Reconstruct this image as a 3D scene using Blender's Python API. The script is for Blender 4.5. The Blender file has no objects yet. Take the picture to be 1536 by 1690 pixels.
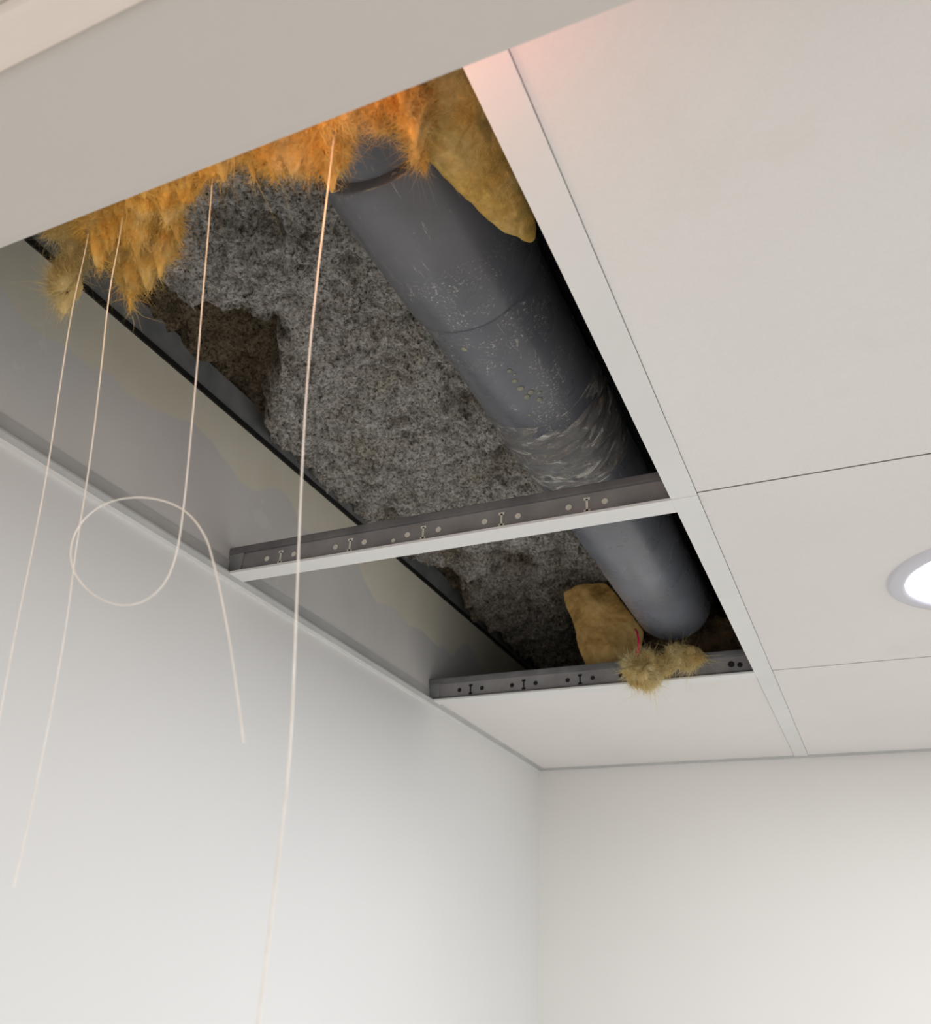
import bpy, bmesh, math
import numpy as np
from mathutils import Vector, Matrix

U = 0.475      # metres from lens height to the suspended ceiling
H0 = 1.95      # lens height above the floor
rng = np.random.default_rng(7)
scene = bpy.context.scene

def V(x, y, z): return (x*U, y*U, z*U + H0)
def ZW(z): return z*U + H0

# ------------------------------------------------------------------ noise
_T = rng.random((64, 64, 64)).astype(np.float32)
def noise3(p, cell, seed=0):
    q = p/cell + seed*17.31
    i = np.floor(q).astype(int); f = q - i; f = f*f*(3-2*f)
    i0 = i & 63; i1 = (i+1) & 63
    def g(a, b, c): return _T[a, b, c]
    x0, y0, z0 = i0.T; x1, y1, z1 = i1.T
    fx, fy, fz = f.T
    c00 = g(x0,y0,z0)*(1-fx)+g(x1,y0,z0)*fx; c10 = g(x0,y1,z0)*(1-fx)+g(x1,y1,z0)*fx
    c01 = g(x0,y0,z1)*(1-fx)+g(x1,y0,z1)*fx; c11 = g(x0,y1,z1)*(1-fx)+g(x1,y1,z1)*fx
    return ((c00*(1-fy)+c10*fy)*(1-fz)+(c01*(1-fy)+c11*fy)*fz)*2-1

# ------------------------------------------------------------------ materials
def srgb(r, g, b):
    f = lambda c: (c/255/12.92) if c/255 <= 0.04045 else ((c/255+0.055)/1.055)**2.4
    return (f(r), f(g), f(b), 1)

class NB:
    def __init__(s, name):
        s.m = bpy.data.materials.new(name); s.m.use_nodes = True
        s.t = s.m.node_tree; s.n = s.t.nodes; s.bsdf = s.n['Principled BSDF']
        s.tc = s.n.new('ShaderNodeTexCoord').outputs['Object']
    def noise(s, scale, detail=3, rough=.5, vec=None, dist=0):
        n = s.n.new('ShaderNodeTexNoise'); n.inputs['Scale'].default_value = scale
        n.inputs['Detail'].default_value = detail; n.inputs['Roughness'].default_value = rough
        n.inputs['Distortion'].default_value = dist
        s.t.links.new(vec or s.tc, n.inputs['Vector']); return n.outputs['Fac']
    def map(s, scale=(1,1,1), loc=(0,0,0)):
        n = s.n.new('ShaderNodeMapping'); n.inputs['Scale'].default_value = scale
        n.inputs['Location'].default_value = loc
        s.t.links.new(s.tc, n.inputs['Vector']); return n.outputs['Vector']
    def ramp(s, fac, stops):
        n = s.n.new('ShaderNodeValToRGB'); e = n.color_ramp.elements
        while len(e) < len(stops): e.new(.5)
        for k, (p, c) in zip(e, stops): k.position = p; k.color = c
        s.t.links.new(fac, n.inputs['Fac']); return n.outputs['Color']
    def mix(s, fac, a, b, mode='MIX'):
        n = s.n.new('ShaderNodeMix'); n.data_type = 'RGBA'; n.blend_type = mode
        for sock, v in ((n.inputs[0], fac), (n.inputs[6], a), (n.inputs[7], b)):
            if isinstance(v, (int, float, tuple)): sock.default_value = v
            else: s.t.links.new(v, sock)
        return n.outputs[2]
    def math(s, op, a, b=0, clamp=False):
        n = s.n.new('ShaderNodeMath'); n.operation = op; n.use_clamp = clamp
        for sock, v in ((n.inputs[0], a), (n.inputs[1], b)):
            if isinstance(v, (int, float)): sock.default_value = v
            else: s.t.links.new(v, sock)
        return n.outputs[0]
    def sep(s):
        n = s.n.new('ShaderNodeSeparateXYZ'); s.t.links.new(s.tc, n.inputs[0]); return n.outputs
    def base(s, c):
        if isinstance(c, tuple): s.bsdf.inputs['Base Color'].default_value = c
        else: s.t.links.new(c, s.bsdf.inputs['Base Color'])
    def bump(s, h, strength=.3, dist=.002):
        n = s.n.new('ShaderNodeBump'); n.inputs['Strength'].default_value = strength
        n.inputs['Distance'].default_value = dist
        s.t.links.new(h, n.inputs['Height']); s.t.links.new(n.outputs[0], s.bsdf.inputs['Normal'])
    def set(s, **k):
        for a, v in k.items(): s.bsdf.inputs[a.replace('_', ' ')].default_value = v
        return s.m
    def attr(s, name):
        n = s.n.new('ShaderNodeAttribute'); n.attribute_name = name; return n.outputs

def mottled(name, c1, c2, scale=3, rough=.6, bs=None, bst=.2, bd=.001, metal=0):
    b = NB(name); b.base(b.ramp(b.noise(scale, 4), [(.3, c1), (.7, c2)]))
    if bs: b.bump(b.noise(bs, 3), bst, bd)
    return b.set(Roughness=rough, Metallic=metal)

W = {}
# left wall: painted below the grid, bare grey/khaki board above it
b = NB('wall_paint_and_bare_board')
z = b.sep()[2]; y = b.sep()[1]
paint = b.ramp(b.noise(1.5, 3), [(.3, srgb(219,219,218)), (.7, srgb(226,226,225))])
vec = b.map((1, 1, .45))
edge = b.math('ADD', z, b.math('MULTIPLY', b.math('SUBTRACT', b.noise(7, 2, .35, vec=vec), .5), .2))
board_f = b.math('MULTIPLY', b.math('SUBTRACT', edge, ZW(1.325)), 160, True)
olive = b.ramp(b.noise(7, 3), [(.3, srgb(214,210,192)), (.7, srgb(226,223,208))])
grey = b.ramp(b.noise(5, 3), [(.3, srgb(204,202,199)), (.7, srgb(216,214,212))])
upper = b.mix(board_f, grey, olive)
smear = b.math('MULTIPLY', b.math('SUBTRACT', b.noise(16, 3, .6), .68), 40, True)
upper = b.mix(b.math('MULTIPLY', smear, .3), upper, srgb(230,228,222))
above = b.math('MULTIPLY', b.math('SUBTRACT', z, ZW(1.0)), 4000, True)
b.base(b.mix(above, paint, upper)); b.bump(b.noise(260, 2), .08, .0006)
W['wall_left'] = b.set(Roughness=.62)
W['wall_back'] = mottled('back_wall_paint', srgb(223,221,217), srgb(229,227,223), 1.3, .6, 260, .08, .0006)
W['header'] = mottled('header_paint', srgb(206,199,192), srgb(213,206,199), 1.3, .55, 200, .06, .0006)
W['trimcream'] = mottled('cream_trim', srgb(234,221,208), srgb(240,227,215), 2, .5)
# vinyl-faced ceiling tile
b = NB('ceiling_tile_vinyl')
c = b.ramp(b.noise(2.2, 4), [(.3, srgb(231,228,224)), (.7, srgb(238,236,232))])
st = b.math('MULTIPLY', b.math('SUBTRACT', b.noise(6.5, 4, .6), .62), 3, True)
c = b.mix(b.math('MULTIPLY', st, .3), c, srgb(210,202,184))
c = b.mix(b.math('MULTIPLY', b.noise(420, 2), .10), c, srgb(152,150,150))
b.base(c); b.bump(b.noise(330, 3, .6), .35, .0007); W['tile'] = b.set(Roughness=.7)
W['tilecore'] = mottled('tile_core', srgb(150,146,136), srgb(170,165,152), 90, .9)
W['flange'] = mottled('white_enamel', srgb(226,226,224), srgb(232,232,230), 8, .38)
W['angle'] = mottled('grey_white_angle', srgb(180,181,180), srgb(194,194,192), 12, .45)
W['web'] = mottled('galvanised_web', srgb(132,130,131), srgb(156,154,154), 30, .4)
W['webtop'] = mottled('galvanised_bulb', srgb(100,99,101), srgb(124,123,124), 30, .36)
W['hole'] = mottled('punched_hole_rim', srgb(220,216,204), srgb(236,232,220), 60, .6)
W['holedark'] = mottled('punched_hole', srgb(18,18,18), srgb(30,30,30), 60, .8)
W['black'] = mottled('black_gasket', srgb(14,15,15), srgb(26,27,26), 30, .6)
W['track'] = mottled('dusty_steel_track', srgb(112,116,120), srgb(144,146,146), 18, .5)
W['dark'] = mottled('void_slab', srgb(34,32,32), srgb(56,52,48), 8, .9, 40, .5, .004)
W['shade'] = mottled('dark_shade_block', srgb(20,21,24), srgb(38,38,42), 8, .6)  # near-black colour painting the shade beside the pipe
W['floor'] = mottled('floor_vinyl', srgb(196,192,186), srgb(206,203,198), 3, .5)

# mineral wool
b = NB('grey_mineral_wool')
tint = b.attr('tint')[0]
sp = b.noise(185, 6, .8)
c = b.ramp(sp, [(.36, srgb(48,43,38)), (.44, srgb(172,166,158)), (.53, srgb(228,225,220)), (.61, srgb(254,253,251))])
lg = b.math('MULTIPLY', b.math('SUBTRACT', b.noise(8, 4, .6), .55), 6, True)
c = b.mix(b.math('MULTIPLY', lg, .45), c, b.mix(1.0, c, srgb(226,210,160), 'MULTIPLY'))
c = b.mix(1.0, c, b.ramp(b.noise(30, 5, .7), [(.34, (.36,.34,.31,1)), (.48, (.86,.85,.83,1)), (.62, (1,1,1,1))]), 'MULTIPLY')
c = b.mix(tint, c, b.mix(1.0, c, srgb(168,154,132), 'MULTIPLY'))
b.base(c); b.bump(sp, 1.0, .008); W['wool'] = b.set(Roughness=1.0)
b.bsdf.inputs['Specular IOR Level'].default_value = .1

# glass wool: translucent yellow
def glasswool(name, ca, cb, cc, tr_=.4, bs=.9):
    b = NB(name)
    c = b.ramp(b.noise(26, 6, .7, dist=.5), [(.28, ca), (.48, cb), (.68, cc)])
    b.base(c); b.bump(b.noise(130, 6, .78, vec=b.map((1, 1, .22)), dist=1.2), bs, .005)
    b.bsdf.inputs['Roughness'].default_value = 1; b.bsdf.inputs['Specular IOR Level'].default_value = .05
    tr = b.n.new('ShaderNodeBsdfTranslucent'); b.t.links.new(c, tr.inputs[0])
    mx = b.n.new('ShaderNodeMixShader'); mx.inputs[0].default_value = tr_
    b.t.links.new(b.bsdf.outputs[0], mx.inputs[1]); b.t.links.new(tr.outputs[0], mx.inputs[2])
    b.t.links.new(mx.outputs[0], b.n['Material Output'].inputs[0]); return b.m
W['gw'] = glasswool('yellow_glass_wool', srgb(244,188,90), srgb(254,218,132), srgb(255,240,186), .35)
W['gwpale'] = glasswool('pale_glass_wool', srgb(240,208,138), srgb(251,230,168), srgb(254,243,204), .3)
W['gwgold'] = glasswool('gold_glass_wool', srgb(190,154,72), srgb(222,190,110), srgb(242,217,148), .2)
W['kraft'] = glasswool('kraft_faced_wool', srgb(150,116,66), srgb(198,160,98), srgb(218,186,126), .05, .5)
W['brown'] = mottled('brown_old_wool', srgb(74,58,42), srgb(120,96,66), 40, 1, 200, .9, .004)

# pipe
b = NB('grey_pvc_pipe')
c = b.ramp(b.noise(6, 4, .6), [(.3, srgb(80,83,90)), (.7, srgb(100,103,110))])
yy = b.sep()[1]
dust = b.math('MULTIPLY', b.math('DIVIDE', b.math('SUBTRACT', yy, 2.0*U), .3, True), b.noise(10, 4, .6))
c = b.mix(dust, c, srgb(146,151,162))
def band(lo, hi, soft):
    return b.math('MULTIPLY', b.math('DIVIDE', b.math('SUBTRACT', yy, lo*U), soft, True),
                  b.math('DIVIDE', b.math('SUBTRACT', hi*U, yy), soft, True))
fle = b.math('MULTIPLY', b.math('SUBTRACT', b.noise(300, 5, .8), .56), 16, True)
pat = b.math('MULTIPLY', b.math('SUBTRACT', b.noise(15, 4, .65), .53), 9, True)
f1 = b.math('MULTIPLY', b.math('MULTIPLY', fle, pat), band(1.05, 1.70, .03))
c = b.mix(b.math('MULTIPLY', f1, .85), c, srgb(206,203,196))
scr = b.math('MULTIPLY', b.math('SUBTRACT', b.noise(90, 4, .7, vec=b.map((1, .18, 1)), dist=2), .64), 14, True)
c = b.mix(b.math('MULTIPLY', scr, .5), c, srgb(184,180,170))
b.base(c); b.bump(b.noise(60, 4), .12, .001)
rr = b.ramp(b.noise(14, 3), [(.3, (.22,.22,.22,1)), (.7, (.38,.38,.38,1))]); b.t.links.new(rr, b.bsdf.inputs['Roughness'])
W['pipe'] = b.m
b = NB('smeared_joint_tape')
c = b.ramp(b.noise(8, 4, .6), [(.3, srgb(84,85,89)), (.7, srgb(112,111,110))])
br = b.math('MULTIPLY', b.math('SUBTRACT', b.noise(60, 5, .7, vec=b.map((.7, 1.3, .7)), dist=2), .55), 10, True)
c = b.mix(b.math('MULTIPLY', br, .65), c, srgb(164,150,124))
pl = b.math('MULTIPLY', b.math('SUBTRACT', b.noise(26, 7, .74, vec=b.map((.6, 1.5, .6), (.3, .1, 0)), dist=1.5), .535), 10, True)
c = b.mix(b.math('MULTIPLY', pl, .8), c, srgb(214,211,204))
b.base(c); b.bump(b.noise(50, 5, .6, vec=b.map((.6, 1.6, .6)), dist=1), .6, .004); W['tape'] = b.set(Roughness=.36)
W['dot'] = mottled('dried_glue_drop', srgb(112,114,106), srgb(138,139,120), 60, .3)
W['string'] = mottled('off_white_string', srgb(228,220,208), srgb(242,236,228), 120, .4)
W['redwire'] = mottled('red_wire', srgb(215,30,80), srgb(235,60,100), 20, .4)
b = NB('led_diffuser'); b.base((.9,.92,1,1)); b.bsdf.inputs['Emission Color'].default_value = (.86,.9,1,1)
b.bsdf.inputs['Emission Strength'].default_value = 4; W['led'] = b.m
W['ring'] = mottled('downlight_trim', srgb(206,206,214), srgb(214,214,222), 8, .35)

# ------------------------------------------------------------------ builders
def link(o, parent=None):
    scene.collection.objects.link(o)
    if parent: o.parent = parent
    return o
def empty(name):
    o = bpy.data.objects.new(name, None); o.empty_display_size = .05; scene.collection.objects.link(o); return o
def from_np(name, verts, faces, mat, parent=None, smooth=False, k=None):
    me = bpy.data.meshes.new(name)
    verts = np.asarray(verts, np.float32); faces = np.asarray(faces, np.int32)
    k = faces.shape[1]
    me.vertices.add(len(verts)); me.vertices.foreach_set('co', verts.ravel())
    me.loops.add(faces.size); me.loops.foreach_set('vertex_index', faces.ravel())
    me.polygons.add(len(faces)); me.polygons.foreach_set('loop_start', np.arange(0, faces.size, k, dtype=np.int32))
    me.polygons.foreach_set('loop_total', np.full(len(faces), k, np.int32))
    me.update(calc_edges=True)
    if smooth: me.polygons.foreach_set('use_smooth', np.ones(len(faces), bool))
    me.materials.append(mat)
    return link(bpy.data.objects.new(name, me), parent)
def box(name, x, y, z, mat, parent=None, bev=0, side=None):
    bm = bmesh.new(); bmesh.ops.create_cube(bm, size=1)
    for v in bm.verts:
        v.co = Vector(V(x[0] if v.co.x < 0 else x[1], y[0] if v.co.y < 0 else y[1], z[0] if v.co.z < 0 else z[1]))
    if bev: bmesh.ops.bevel(bm, geom=bm.edges[:], offset=bev*U, segments=2, affect='EDGES', profile=.7)
    me = bpy.data.meshes.new(name); bm.to_mesh(me); bm.free(); me.materials.append(mat)
    if side:
        me.materials.append(side)
        for p in me.polygons:
            if p.normal.z > -.6: p.material_index = 1
    return link(bpy.data.objects.new(name, me), parent)

# ------------------------------------------------------------------ room shell
XL, YB = -1.62, 4.45
box('wall_left', (XL-.12, XL), (-2.5, YB+.1), (-ZW(0)/U, 1.488), W['wall_left'])
box('wall_back', (XL-.12, 4.6), (YB, YB+.15), (-ZW(0)/U, 1.75), W['wall_back'])
box('floor', (XL-.12, 4.6), (-2.5, YB+.15), (-ZW(0)/U-.1, -ZW(0)/U), W['floor'])
hd = empty('wall_front')
box('header', (XL, 4.6), (.306, .489), (.8, 1.0), W['header'], hd, .012)
box('header_core', (XL, 4.6), (-.02, .45), (.9, 1.02), W['header'], hd)
box('header_return', (XL, 4.6), (-.1, .262), (.815, .95), W['header'], hd, .004)
box('trim_1', (XL, 4.6), (.262, .306), (.792, .9), W['trimcream'], None, .006)

slab = empty('slab_and_light_seal')  # slab plus unseen closures added to keep world light out of the void
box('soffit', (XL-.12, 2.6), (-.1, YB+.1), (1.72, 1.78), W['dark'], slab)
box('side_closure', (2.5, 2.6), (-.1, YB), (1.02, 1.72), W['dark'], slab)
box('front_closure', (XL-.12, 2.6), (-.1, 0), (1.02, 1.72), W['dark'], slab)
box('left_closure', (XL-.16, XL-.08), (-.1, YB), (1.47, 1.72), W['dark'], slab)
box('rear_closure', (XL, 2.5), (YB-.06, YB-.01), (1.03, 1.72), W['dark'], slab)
box('shade_block', (-.5, -.16), (.05, YB-.07), (1.47, 1.715), W['shade'])  # added dark block, stands in for the shade right of the pipe

tr = empty('wall_head_track')
box('gasket', (XL-.03, XL+.006), (.05, YB-.07), (1.488, 1.506), W['black'], tr)
box('track_flange', (XL-.08, XL+.0), (.05, YB-.07), (1.506, 1.60), W['track'], tr)

# ------------------------------------------------------------------ ceiling tiles
ce = empty('ceiling')
T = .05
def tile(n, x, y): return box(n, x, y, (1.0, 1.0+T), W['tile'], ce, .002, W['tilecore'])
tile('tile_fabric_near', (-.2618, 1.02), (.52, 1.7665))
tile('tile_downlight', (-.2618, 1.02), (1.7715, 3.1085))
tile('tile_rear', (-.2618, 1.02), (3.1135, 4.436))
tile('tile_far_side_near', (1.08, 2.45), (.52, 1.766))
tile('tile_far_side_mid', (1.08, 2.45), (1.772, 3.108))
tile('tile_far_side_rear', (1.08, 2.45), (3.114, 4.436))
tile('tile_rear_left', (-1.60, -.324), (3.158, 4.436))

# ------------------------------------------------------------------ grid
gr = empty('ceiling_grid')
def main_tee(xc, n):
    box(n+'_flange', (xc-.030, xc+.030), (.5, 4.44), (.996, 1.003), W['flange'], gr, .0012)
    box(n+'_web', (xc-.003, xc+.003), (.5, 4.44), (1.003, 1.085), W['web'], gr)
    box(n+'_bulb', (xc-.012, xc+.012), (.5, 4.44), (1.066, 1.09), W['webtop'], gr, .003)
main_tee(-.2925, 'main_tee'); main_tee(1.05, 'main_tee_far')

def disc(x, y, z, r, n=14, sx=1):
    vs = [V(x, y, z)] + [V(x+r*sx*math.cos(a), y, z+r*math.sin(a)) for a in np.linspace(0, 2*math.pi, n, endpoint=False)]
    fs = [(0, i+1, (i+1) % n+1) for i in range(n)]
    return vs, fs
def cross_tee(n, x0, x1, yw, y0, y1, dots, slots, hm, top=1.088):
    box(n+'_flange', (XL+.033, x1), (y0, y1), (.9932, 1.0005), W['flange'], gr, .0012)
    box(n+'_web', (x0, x1), (yw-.003, yw+.003), (1.0005, top-.01), W['web'], gr)
    box(n+'_bulb', (x0, x1), (yw-.012, yw+.012), (top-.022, top), W['webtop'], gr, .004)
    box(n+'_fold', (x0, x1), (yw-.008, yw+.008), (1.0, 1.012), W['webtop'], gr, .002)
    box(n+'_end_clip', (x0, x0+.05), (yw-.009, yw-.003), (1.012, 1.078), W['track'], gr, .002)
    vv, ff = [], []
    for (dx, dz, r) in dots:
        a, f = disc(dx, yw-.0042, dz, r); o = len(vv); vv += a; ff += [tuple(i+o for i in t) for t in f]
    for sx in slots:
        for (ax, az, w, h) in ((sx, 1.034, .003, .017), (sx, 1.051, .008, .004), (sx, 1.018, .008, .004)):
            o = len(vv); vv += [V(ax-w, yw-.0042, az-h), V(ax+w, yw-.0042, az-h), V(ax+w, yw-.0042, az+h), V(ax-w, yw-.0042, az+h)]
            ff += [(o, o+1, o+2), (o, o+2, o+3)]
    from_np(n+'_punching', vv, ff, hm, gr)
sl = [-1.436, -1.206, -.981, -.757, -.531]
dots = []
for s_ in sl: dots += [(s_-.047, 1.036, .008), (s_+.045, 1.036, .008)]
dots += [(-1.585, 1.03, .007), (-1.07, 1.026, .006)]
cross_tee('cross_tee', XL+.002, -.322, 1.803, 1.772, 1.835, dots, sl, W['hole'])
sl2 = [-.968, -1.2, -1.43]
d2 = []
for s_ in sl2: d2 += [(s_-.05, 1.036, .009), (s_+.05, 1.036, .009)]
d2 += [(-.806, 1.036, .010), (-.40, 1.04, .012), (-.37, 1.035, .01)]
cross_tee('cross_tee_rear', XL+.002, -.322, 3.126, 3.10, 3.16, d2, sl2, W['holedark'], 1.09)
box('cross_tee_lap', (-.322, -.262), (1.774, 1.833), (.9935, .996), W['flange'], gr, .001)
box('wall_angle_left_leg', (XL, XL+.006), (.1, YB), (1.0, 1.05), W['angle'], gr)
box('wall_angle_left_flange', (XL, XL+.034), (.1, YB), (.994, 1.0), W['angle'], gr, .001)
box('wall_angle_left_lip', (XL, XL+.008), (.1, YB), (.982, .994), W['flange'], gr, .001)
box('wall_angle_back_flange', (XL, 2.4), (YB-.022, YB), (.992, 1.0), W['angle'], gr, .001)

# ------------------------------------------------------------------ downlight
dl = empty('recessed_downlight')
def lathe(name, cx, cy, prof, mat, parent, n=96):
    vs, fs = [], []
    for r, zz in prof:
        for a in np.linspace(0, 2*math.pi, n, endpoint=False): vs.append(V(cx+r*math.cos(a), cy+r*math.sin(a), zz))
    for k in range(len(prof)-1):
        for i in range(n):
            j = (i+1) % n; fs.append((k*n+i, k*n+j, (k+1)*n+j, (k+1)*n+i))
    return from_np(name, vs, fs, mat, parent, True)
lathe('trim_ring', .374, 2.453, [(.255, 1.0), (.253, .994), (.245, .989), (.222, .986), (.212, .988), (.209, .998)], W['ring'], dl)
lathe('diffuser', .374, 2.453, [(.210, .996), (.18, .994), (.1, .992), (.001, .992)], W['led'], dl)

# ------------------------------------------------------------------ drain pipe
dp = empty('drain_pipe')
CX, CZ = -.595, 1.30
def tube(name, prof, mat, wr=0, n=128, sub=1):
    ys = np.array([p[0] for p in prof]); rs = np.array([p[1] for p in prof])
    if sub > 1:
        yy = np.linspace(ys[0], ys[-1], sub); rs = np.interp(yy, ys, rs); ys = yy
    an = np.linspace(0, 2*math.pi, n, endpoint=False)
    A, Yg = np.meshgrid(an, ys); R = np.repeat(rs[:, None], n, 1)
    if wr:
        P = np.stack([np.cos(A).ravel()*.15, (Yg+.35*np.sin(A+.6)*.15).ravel()*1.0, np.sin(A).ravel()*.15], 1)
        w = noise3(P*np.array([1, 3.2, 1]), .09, 3)*.6+noise3(P*np.array([1, 3.5, 1]), .04, 5)*.4
        e = np.clip(np.minimum(Yg-ys[0], ys[-1]-Yg)/.04, 0, 1).ravel()
        R = (R.ravel()+w*wr*e).reshape(A.shape)
    vs = np.stack([(CX+R*np.sin(A)).ravel()*U, Yg.ravel()*U, (CZ-R*np.cos(A)).ravel()*U+H0], 1)
    i = np.arange(len(ys)-1)[:, None]*n; j = np.arange(n)[None]; j2 = (j+1) % n
    f = np.stack([(i+j).ravel(), (i+n+j).ravel(), (i+n+j2).ravel(), (i+j2).ravel()], 1)
    return from_np(name, vs, f, mat, dp, True)
tube('pipe_run', [(.62, .132), (.85, .132), (.9, .146), (1.9, .146), (3.12, .146), (3.135, .143), (3.14, .12)], W['pipe'], sub=0)
tube('coupling', [(.835, .133), (.838, .148), (.845, .1525), (.86, .1535), (1.05, .152), (1.215, .1515), (1.226, .150), (1.229, .1465)], W['pipe'])
tube('joint_tape', [(1.60, .1462), (1.63, .149), (1.72, .151), (1.9, .151), (1.93, .1462)], W['tape'], wr=.012, sub=120, n=256)
bm = bmesh.new()
for (ph, yy_, r) in [(-16, 1.285, .0075), (9, 1.383, .0065), (8, 1.42, .007), (9, 1.45, .0085), (9.5, 1.485, .008), (15, 1.475, .008), (18, 1.51, .007), (11, 1.40, .004), (21, 1.49, .006), (2, 1.55, .004)]:
    a = math.radians(ph); p = Vector(V(CX+.1465*math.sin(a), yy_, CZ-.1465*math.cos(a)))
    bmesh.ops.create_uvsphere(bm, u_segments=14, v_segments=8, radius=r*U, matrix=Matrix.Translation(p) @ Matrix.Rotation(-a, 4, 'Y') @ Matrix.Diagonal((1, 1, .4, 1)))
me = bpy.data.meshes.new('glue_drops'); bm.to_mesh(me); bm.free(); me.materials.append(W['dot'])
for p in me.polygons: p.use_smooth = True
link(bpy.data.objects.new('glue_drops', me), dp)

# ------------------------------------------------------------------ mineral wool soffit
nx, ny = 500, 1100
gx = np.linspace(-1.66, -.38, nx); gy = np.linspace(.3, 4.36, ny)
GX, GY = np.meshgrid(gx, gy)
P = np.stack([GX.ravel(), GY.ravel(), np.zeros(GX.size)], 1)
edge = np.interp(P[:,1], [.3, 1.1, 1.14, 1.24, 1.31, 1.40, 1.48, 1.56, 1.62, 1.75, 1.85, 2.7, 2.85, 3.08, 3.2, 3.4, 4.3],
                 [-1.49, -1.485, -1.47, -1.43, -1.36, -1.262, -1.275, -1.36, -1.43, -1.515, -1.60, -1.64, -1.60, -1.49, -1.50, -1.585, -1.55])
edge += noise3(P, .08, 1)*.035+noise3(P, .03, 2)*.026
m = np.clip((edge-P[:,0])/.04, 0, 1); m = m*m*(3-2*m)
pits = np.clip(noise3(P, .11, 21)-.35, 0, 1)*.07
warp = noise3(P, .07, 31)*.03
for (px_, py_, pr, pd) in [(-1.07, 1.107, .035, .04), (-.966, 2.30, .09, .05), (-.90, 2.22, .06, .04), (-1.35, 2.35, .05, .03), (-1.15, 1.9, .04, .02), (-1.2, 3.0, .12, .05), (-1.42, 2.9, .1, .05), (-.86, 1.5, .05, .03)]:
    dd = np.hypot(P[:,0]-px_, (P[:,1]-py_)*.8)+warp
    pits = pits+np.clip(1-dd/pr, 0, 1)**.8*pd
zz = 1.515+noise3(P, .5, 4)*.014+noise3(P, .16, 5)*.028+noise3(P, .06, 6)*.020+noise3(P, .026, 7)*.015+noise3(P, .012, 8)*.010+pits
cav = 1.60+noise3(P, .09, 9)*.03+noise3(P, .03, 10)*.026+noise3(P, .012, 11)*.010
cav += np.clip(1-np.hypot(P[:,0]+1.30, P[:,1]-1.42)/.12, 0, 1)*.09
zz = np.minimum(zz*(1-m)+cav*m, 1.705)
jx = noise3(P, .02, 12)*.008; jy = noise3(P, .02, 13)*.008
vs = np.stack([(P[:,0]+jx)*U, (P[:,1]+jy)*U, zz*U+H0], 1)
ii, jj = np.meshgrid(np.arange(ny-1), np.arange(nx-1), indexing='ij')
a = (ii*nx+jj).ravel(); fs = np.stack([a, a+nx, a+nx+1, a+1], 1)
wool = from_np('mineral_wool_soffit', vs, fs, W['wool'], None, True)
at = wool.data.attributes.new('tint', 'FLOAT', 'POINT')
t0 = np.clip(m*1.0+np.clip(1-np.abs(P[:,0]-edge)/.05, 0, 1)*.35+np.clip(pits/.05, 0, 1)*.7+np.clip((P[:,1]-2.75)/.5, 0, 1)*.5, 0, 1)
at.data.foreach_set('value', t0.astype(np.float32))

def fibres(name, pts, nrm, n_len, width, mat, parent, droop=.3, spread=1.0, bendk=.35):
    N = len(pts); d = nrm+rng.normal(size=(N, 3))*spread; d[:,2] -= droop
    d /= np.linalg.norm(d, axis=1, keepdims=True)
    s = np.cross(d, rng.normal(size=(N, 3))); s /= np.linalg.norm(s, axis=1, keepdims=True)+1e-9
    L = (n_len*(.3+rng.random(N)**2*1.6))[:, None]; w = width
    bend = rng.normal(size=(N, 3))*bendk
    p0 = pts-s*w; p1 = pts+s*w; mid = pts+d*L*.5
    d2 = d+bend; tip = mid+d2*L*.5
    v = np.stack([p0, p1, mid+s*w*.7, mid-s*w*.7, tip], 1).reshape(-1, 3)
    o = np.arange(N)*5
    f = np.concatenate([np.stack([o, o+1, o+2], 1), np.stack([o, o+2, o+3], 1), np.stack([o+3, o+2, o+4], 1)])
    return from_np(name, v, f, mat, parent)
idx = rng.choice(len(vs), 26000, replace=False)
idx = idx[(P[idx,0] > edge[idx]-.02)]
wf = fibres('wool_tufts', vs[idx]+np.array([0, 0, .0005]), np.tile([0, 0, -1.0], (len(idx), 1)), .006, .0009, W['wool'], wool, .2, .9)

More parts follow.
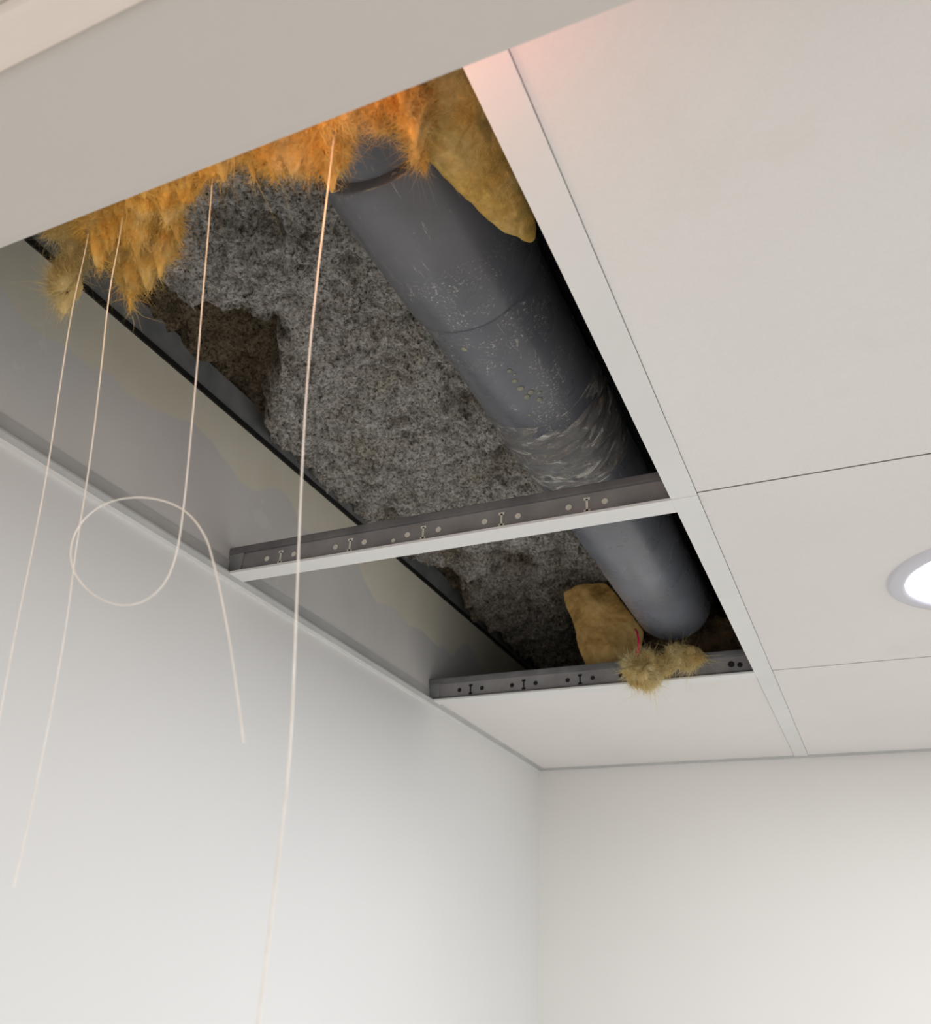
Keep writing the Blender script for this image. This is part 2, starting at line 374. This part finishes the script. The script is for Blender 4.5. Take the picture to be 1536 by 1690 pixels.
# ------------------------------------------------------------------ glass wool clumps
def blob(name, balls, mat, parent=None, voxel=.0045, amp=.012, nf=9000, fl=.008, seed=0, droop=.6, fw=.00016, ridge=.5, rag=.03):
    bm = bmesh.new()
    for (x, y, z_, rx, ry, rz) in balls:
        bmesh.ops.create_icosphere(bm, subdivisions=3, radius=1,
            matrix=Matrix.Translation(V(x, y, z_)) @ Matrix.Diagonal((rx*U, ry*U, rz*U, 1)))
    me = bpy.data.meshes.new(name+'_src'); bm.to_mesh(me); bm.free()
    o = bpy.data.objects.new(name+'_src', me); scene.collection.objects.link(o)
    md = o.modifiers.new('r', 'REMESH'); md.mode = 'VOXEL'; md.voxel_size = voxel*U
    dg = bpy.context.evaluated_depsgraph_get(); ev = bpy.data.meshes.new_from_object(o.evaluated_get(dg))
    bpy.data.objects.remove(o); ev.name = name
    n = len(ev.vertices); co = np.empty(n*3, np.float32); ev.vertices.foreach_get('co', co); co = co.reshape(-1, 3)
    no = np.empty(n*3, np.float32); ev.vertices.foreach_get('normal', no); no = no.reshape(-1, 3)
    q = co/U*np.array([1, 1, .35]); q = q+noise3(co/U, .06, seed+9)[:, None]*.02
    d = noise3(q, .05, seed)*1.0+(1-2*np.abs(noise3(q, .03, seed+1)))*ridge+noise3(q, .012, seed+2)*.5+noise3(q, .007, seed+4)*.25
    co2 = co+no*(d*amp*U)[:, None]
    # ragged hanging ends and outward wisps
    q2 = co/U*np.array([1, 1, .15])
    r1 = np.clip(noise3(q2, .022, seed+11)*.7+noise3(q2, .010, seed+12)*.6, 0, 1)
    wgt = np.clip(-no[:,2]*.8+no[:,1]*.5, 0, 1)
    co2[:,2] -= r1*wgt*rag*U; co2[:,1] += r1*wgt*rag*U*.4
    ev.vertices.foreach_set('co', co2.ravel().astype(np.float32)); ev.update()
    ev.polygons.foreach_set('use_smooth', np.ones(len(ev.polygons), bool))
    ev.materials.clear(); ev.materials.append(mat)
    ob = link(bpy.data.objects.new(name, ev), parent)
    def lay(nm, nf, fl, fw, k0):
        k = rng.integers(0, n, nf)
        fld = np.stack([noise3(co2[k]/U, .05, seed+5), noise3(co2[k]/U, .05, seed+6), noise3(co2[k]/U, .05, seed+7)], 1)*1.5
        fibres(nm, co2[k]+rng.normal(size=(nf, 3))*.0008, no[k]*k0+fld, fl*U*2, fw*U*2, mat, ob, droop, .4, .9)
    lay(name+'_nap', nf, fl, fw*1.2, .5)
    lay(name+'_wisps', nf//14, fl*2.3, fw, .3)
    return ob

blob('glass_wool_insulation', [(-1.105, .70, 1.12, .022, .022, .07), (-1.125, .715, 1.06, .024, .012, .06), (-1.14, .735, 1.03, .024, .010, .035), (-1.10, .66, 1.12, .03, .04, .05)],
     W['gwpale'], amp=.007, nf=9000, seed=20, rag=.035)
blob('glass_wool_insulation', [(-1.01, .67, 1.11, .045, .045, .07), (-.955, .68, 1.11, .05, .045, .07), (-.90, .66, 1.11, .045, .04, .05),
     (-1.015, .74, 1.08, .030, .024, .05), (-.975, .75, 1.08, .028, .02, .045), (-.935, .735, 1.085, .026, .02, .045), (-1.03, .765, 1.055, .018, .02, .035), (-.91, .70, 1.10, .035, .03, .04)],
     W['gw'], amp=.013, nf=26000, seed=30, rag=.08)
row = []
for x in np.arange(-.87, -.66, .035):
    row.append((x, .605+rng.random()*.02, 1.09+rng.random()*.02, .035, .045+rng.random()*.02, .045))
for x in np.arange(-.66, -.54, .035):
    row.append((x, .63+rng.random()*.015, 1.09, .04, .055, .045))
row += [(-.625, .66, 1.075, .030, .035, .03), (-.585, .685, 1.075, .030, .035, .03), (-.595, .71, 1.08, .018, .022, .02), (-.50, .59, 1.09, .04, .045, .04)]
blob('glass_wool_insulation', row, W['gw'], amp=.012, nf=30000, seed=40, rag=.045)
blob('glass_wool_insulation', [(-.465, .64, 1.095, .030, .045, .035), (-.435, .68, 1.085, .018, .055, .045), (-.485, .67, 1.085, .014, .045, .035), (-.458, .72, 1.085, .022, .03, .03), (-.462, .745, 1.085, .014, .024, .022), (-.44, .62, 1.09, .045, .03, .04)],
     W['gw'], amp=.009, nf=16000, seed=50, rag=.045)
ring = [(-.70+.040*math.cos(t), 3.03+.012*math.sin(t), 1.025+.038*math.sin(t), .020, .040, .019) for t in np.linspace(0, 2*math.pi, 12, endpoint=False)]
blob('glass_wool_tuft', ring+[(-.70, 3.09, 1.03, .04, .02, .04), (-.63, 3.055, 1.04, .035, .035, .035), (-.575, 3.055, 1.065, .042, .035, .040), (-.53, 3.06, 1.065, .03, .035, .03), (-.585, 3.05, 1.08, .03, .03, .03)],
     W['gwpale'], amp=.014, nf=16000, fl=.011, seed=70, fw=.0004, ridge=.7, rag=.03)

def patch(name, rows, mat, parent=None, th=.02, sub=4, amp=.012, simple=False):
    vs = [V(*p) for r in rows for p in r]; m_ = len(rows[0])
    fs = [(r*m_+c_, r*m_+c_+1, (r+1)*m_+c_+1, (r+1)*m_+c_) for r in range(len(rows)-1) for c_ in range(m_-1)]
    me = bpy.data.meshes.new(name); me.from_pydata(vs, [], fs); me.materials.append(mat)
    for p in me.polygons: p.use_smooth = True
    o = link(bpy.data.objects.new(name, me), parent)
    s = o.modifiers.new('th', 'SOLIDIFY'); s.thickness = th*U; s.offset = 0
    if simple:
        s = o.modifiers.new('s0', 'SUBSURF'); s.subdivision_type = 'SIMPLE'; s.levels = 2; s.render_levels = 2
        sub -= 2
    s = o.modifiers.new('ss', 'SUBSURF'); s.levels = sub; s.render_levels = sub
    for k_, (sc_, am_) in enumerate(((.05, amp), (.012, amp*.4))):
        tx = bpy.data.textures.new(name, 'CLOUDS'); tx.noise_scale = sc_; tx.noise_depth = 3
        d = o.modifiers.new('d%d' % k_, 'DISPLACE'); d.texture = tx; d.strength = am_; d.texture_coords = 'GLOBAL'
    return o
patch('glass_wool_batt', [[(-.53, .54, 1.105), (-.47, .54, 1.09), (-.41, .54, 1.09), (-.345, .54, 1.12)],
                      [(-.49, .66, 1.10), (-.44, .66, 1.09), (-.39, .66, 1.095), (-.345, .66, 1.12)],
                      [(-.47, .76, 1.10), (-.43, .77, 1.08), (-.38, .77, 1.09), (-.345, .77, 1.12)],
                      [(-.455, .84, 1.10), (-.42, .86, 1.08), (-.38, .87, 1.09), (-.35, .87, 1.12)],
                      [(-.415, .93, 1.09), (-.39, .975, 1.075), (-.37, .995, 1.08), (-.36, .985, 1.10)]], W['gwgold'], None, .026, 4, .010)
patch('kraft_faced_batt', [[(-1.055, 3.2, 1.44), (-.97, 3.19, 1.465), (-.872, 3.2, 1.455)],
                     [(-1.045, 3.22, 1.37), (-.92, 3.16, 1.37), (-.80, 3.2, 1.35)],
                     [(-1.012, 3.2, 1.296), (-.90, 3.18, 1.27), (-.729, 3.22, 1.235)],
                     [(-.995, 3.2, 1.20), (-.88, 3.16, 1.17), (-.75, 3.22, 1.16)],
                     [(-.955, 3.2, 1.08), (-.88, 3.2, 1.08), (-.81, 3.2, 1.08)]], W['kraft'], None, .010, 5, .007, True)
blob('old_wool_packing', [(-.60, 3.38, 1.22, .16, .06, .16), (-.44, 3.36, 1.2, .1, .06, .12), (-.38, 3.32, 1.12, .06, .05, .07), (-.52, 3.34, 1.10, .1, .05, .05)],
     W['brown'], amp=.02, nf=3000, seed=80, voxel=.008)

# ------------------------------------------------------------------ strings
def curve(name, pts, r, mat, parent=None):
    cu = bpy.data.curves.new(name, 'CURVE'); cu.dimensions = '3D'; cu.bevel_depth = r*U; cu.bevel_resolution = 3
    sp = cu.splines.new('NURBS'); sp.points.add(len(pts)-1); sp.order_u = 3; sp.use_endpoint_u = True; sp.resolution_u = 8
    for p, q in zip(sp.points, pts): p.co = (*V(*q), 1)
    cu.materials.append(mat)
    o = bpy.data.objects.new(name, cu); return link(o, parent)
S = [
 [(-1.03, .66, 1.14), (-1.025, .66, 1.094), (-1.006, .66, .985), (-.995, .66, .881), (-.964, .66, .724), (-.933, .66, .576), (-.914, .66, .456), (-.901, .66, .357), (-.882, .66, .238), (-.869, .66, .165), (-.86, .66, .02)],
 [(-.96, .66, 1.14), (-.952, .66, 1.085), (-.934, .66, .984), (-.922, .66, .881), (-.882, .66, .702), (-.854, .66, .559), (-.839, .66, .46), (-.832, .66, .418), (-.817, .66, .347), (-.80, .66, .219), (-.79, .66, .102), (-.788, .66, .06)],
 [(-.78, .66, 1.14), (-.773, .66, 1.082), (-.749, .66, .938), (-.730, .66, .815), (-.712, .66, .705), (-.697, .66, .6055), (-.677, .66, .472), (-.670, .66, .394), (-.681, .655, .355), (-.717, .65, .342), (-.773, .65, .3635), (-.818, .65, .40), (-.836, .65, .439), (-.834, .655, .476), (-.802, .66, .50), (-.743, .665, .497), (-.680, .665, .469), (-.639, .665, .426), (-.615, .66, .385), (-.597, .66, .347), (-.565, .66, .271), (-.535, .66, .186)],
 [(-.556, .66, 1.14), (-.5526, .66, 1.09), (-.545, .66, .9255), (-.540, .66, .80), (-.538, .66, .760), (-.534, .66, .68), (-.525, .66, .563), (-.510, .66, .426), (-.4926, .66, .282), (-.4794, .66, .165), (-.4777, .66, .068), (-.4754, .66, -.0426), (-.474, .66, -.2)],
]
for s_, r in zip(S, (.0008, .0008, .0009, .0012)): curve('hanging_string', s_, r, W['string'])
curve('red_wire', [(-.735, 3.09, 1.20), (-.715, 3.03, 1.165), (-.705, 3.0, 1.135), (-.70, 2.995, 1.10), (-.715, 3.0, 1.06)], .0045, W['redwire'])

# ------------------------------------------------------------------ light
def area(name, loc, size, energy, col, rot=(0, 0, 0), shape='DISK', spread=math.pi):
    l = bpy.data.lights.new(name, 'AREA'); l.shape = shape; l.size = size; l.energy = energy; l.color = col; l.spread = spread
    o = bpy.data.objects.new(name, l); o.location = loc; o.rotation_euler = rot; return link(o)
area('downlight_lamp', V(.374, 2.453, .975), .38*U, 10, (.94, .96, 1))
area('downlight_lamp_far', V(1.75, 1.2, .975), .38*U, 6, (1, .98, .96))
def pl_(name, loc, e, col, r=.012):
    l = bpy.data.lights.new(name, 'POINT'); l.energy = e; l.color = col; l.shadow_soft_size = r
    o = bpy.data.objects.new(name, l); o.location = V(*loc); link(o)
pl_('red_indicator_lamp', (-.50, .53, .90), .26, (1, .42, .15))
pl_('red_indicator_lamp', (-.26, .525, .87), .06, (1, .25, .26))
pl_('amber_fill_light', (-.82, .53, .90), .14, (1, .70, .32))  # hidden warm fill, added to brighten the left glass wool

w = bpy.data.worlds.new('world'); scene.world = w; w.use_nodes = True
w.node_tree.nodes['Background'].inputs[0].default_value = (1, .99, .978, 1)
w.node_tree.nodes['Background'].inputs[1].default_value = 1.06
scene.view_settings.view_transform = 'Standard'

# ------------------------------------------------------------------ camera
F = 1428.
Yd = Vector((737, 806, F)).normalized(); Xd = Vector((3431, -605, -F)); Xd = (Xd-Xd.dot(Yd)*Yd).normalized(); Zd = Xd.cross(Yd)
cam = bpy.data.cameras.new('camera'); co = bpy.data.objects.new('camera', cam); scene.collection.objects.link(co)
R = Matrix(((Xd.x, -Xd.y, -Xd.z), (Yd.x, -Yd.y, -Yd.z), (Zd.x, -Zd.y, -Zd.z)))
co.matrix_world = Matrix.Translation((0, 0, H0)) @ R.to_4x4()
cam.sensor_fit = 'VERTICAL'; cam.sensor_height = 24; cam.lens = F/1690*24; cam.clip_start = .01
cam.dof.use_dof = True; cam.dof.focus_distance = .95; cam.dof.aperture_fstop = 7.5
scene.camera = co
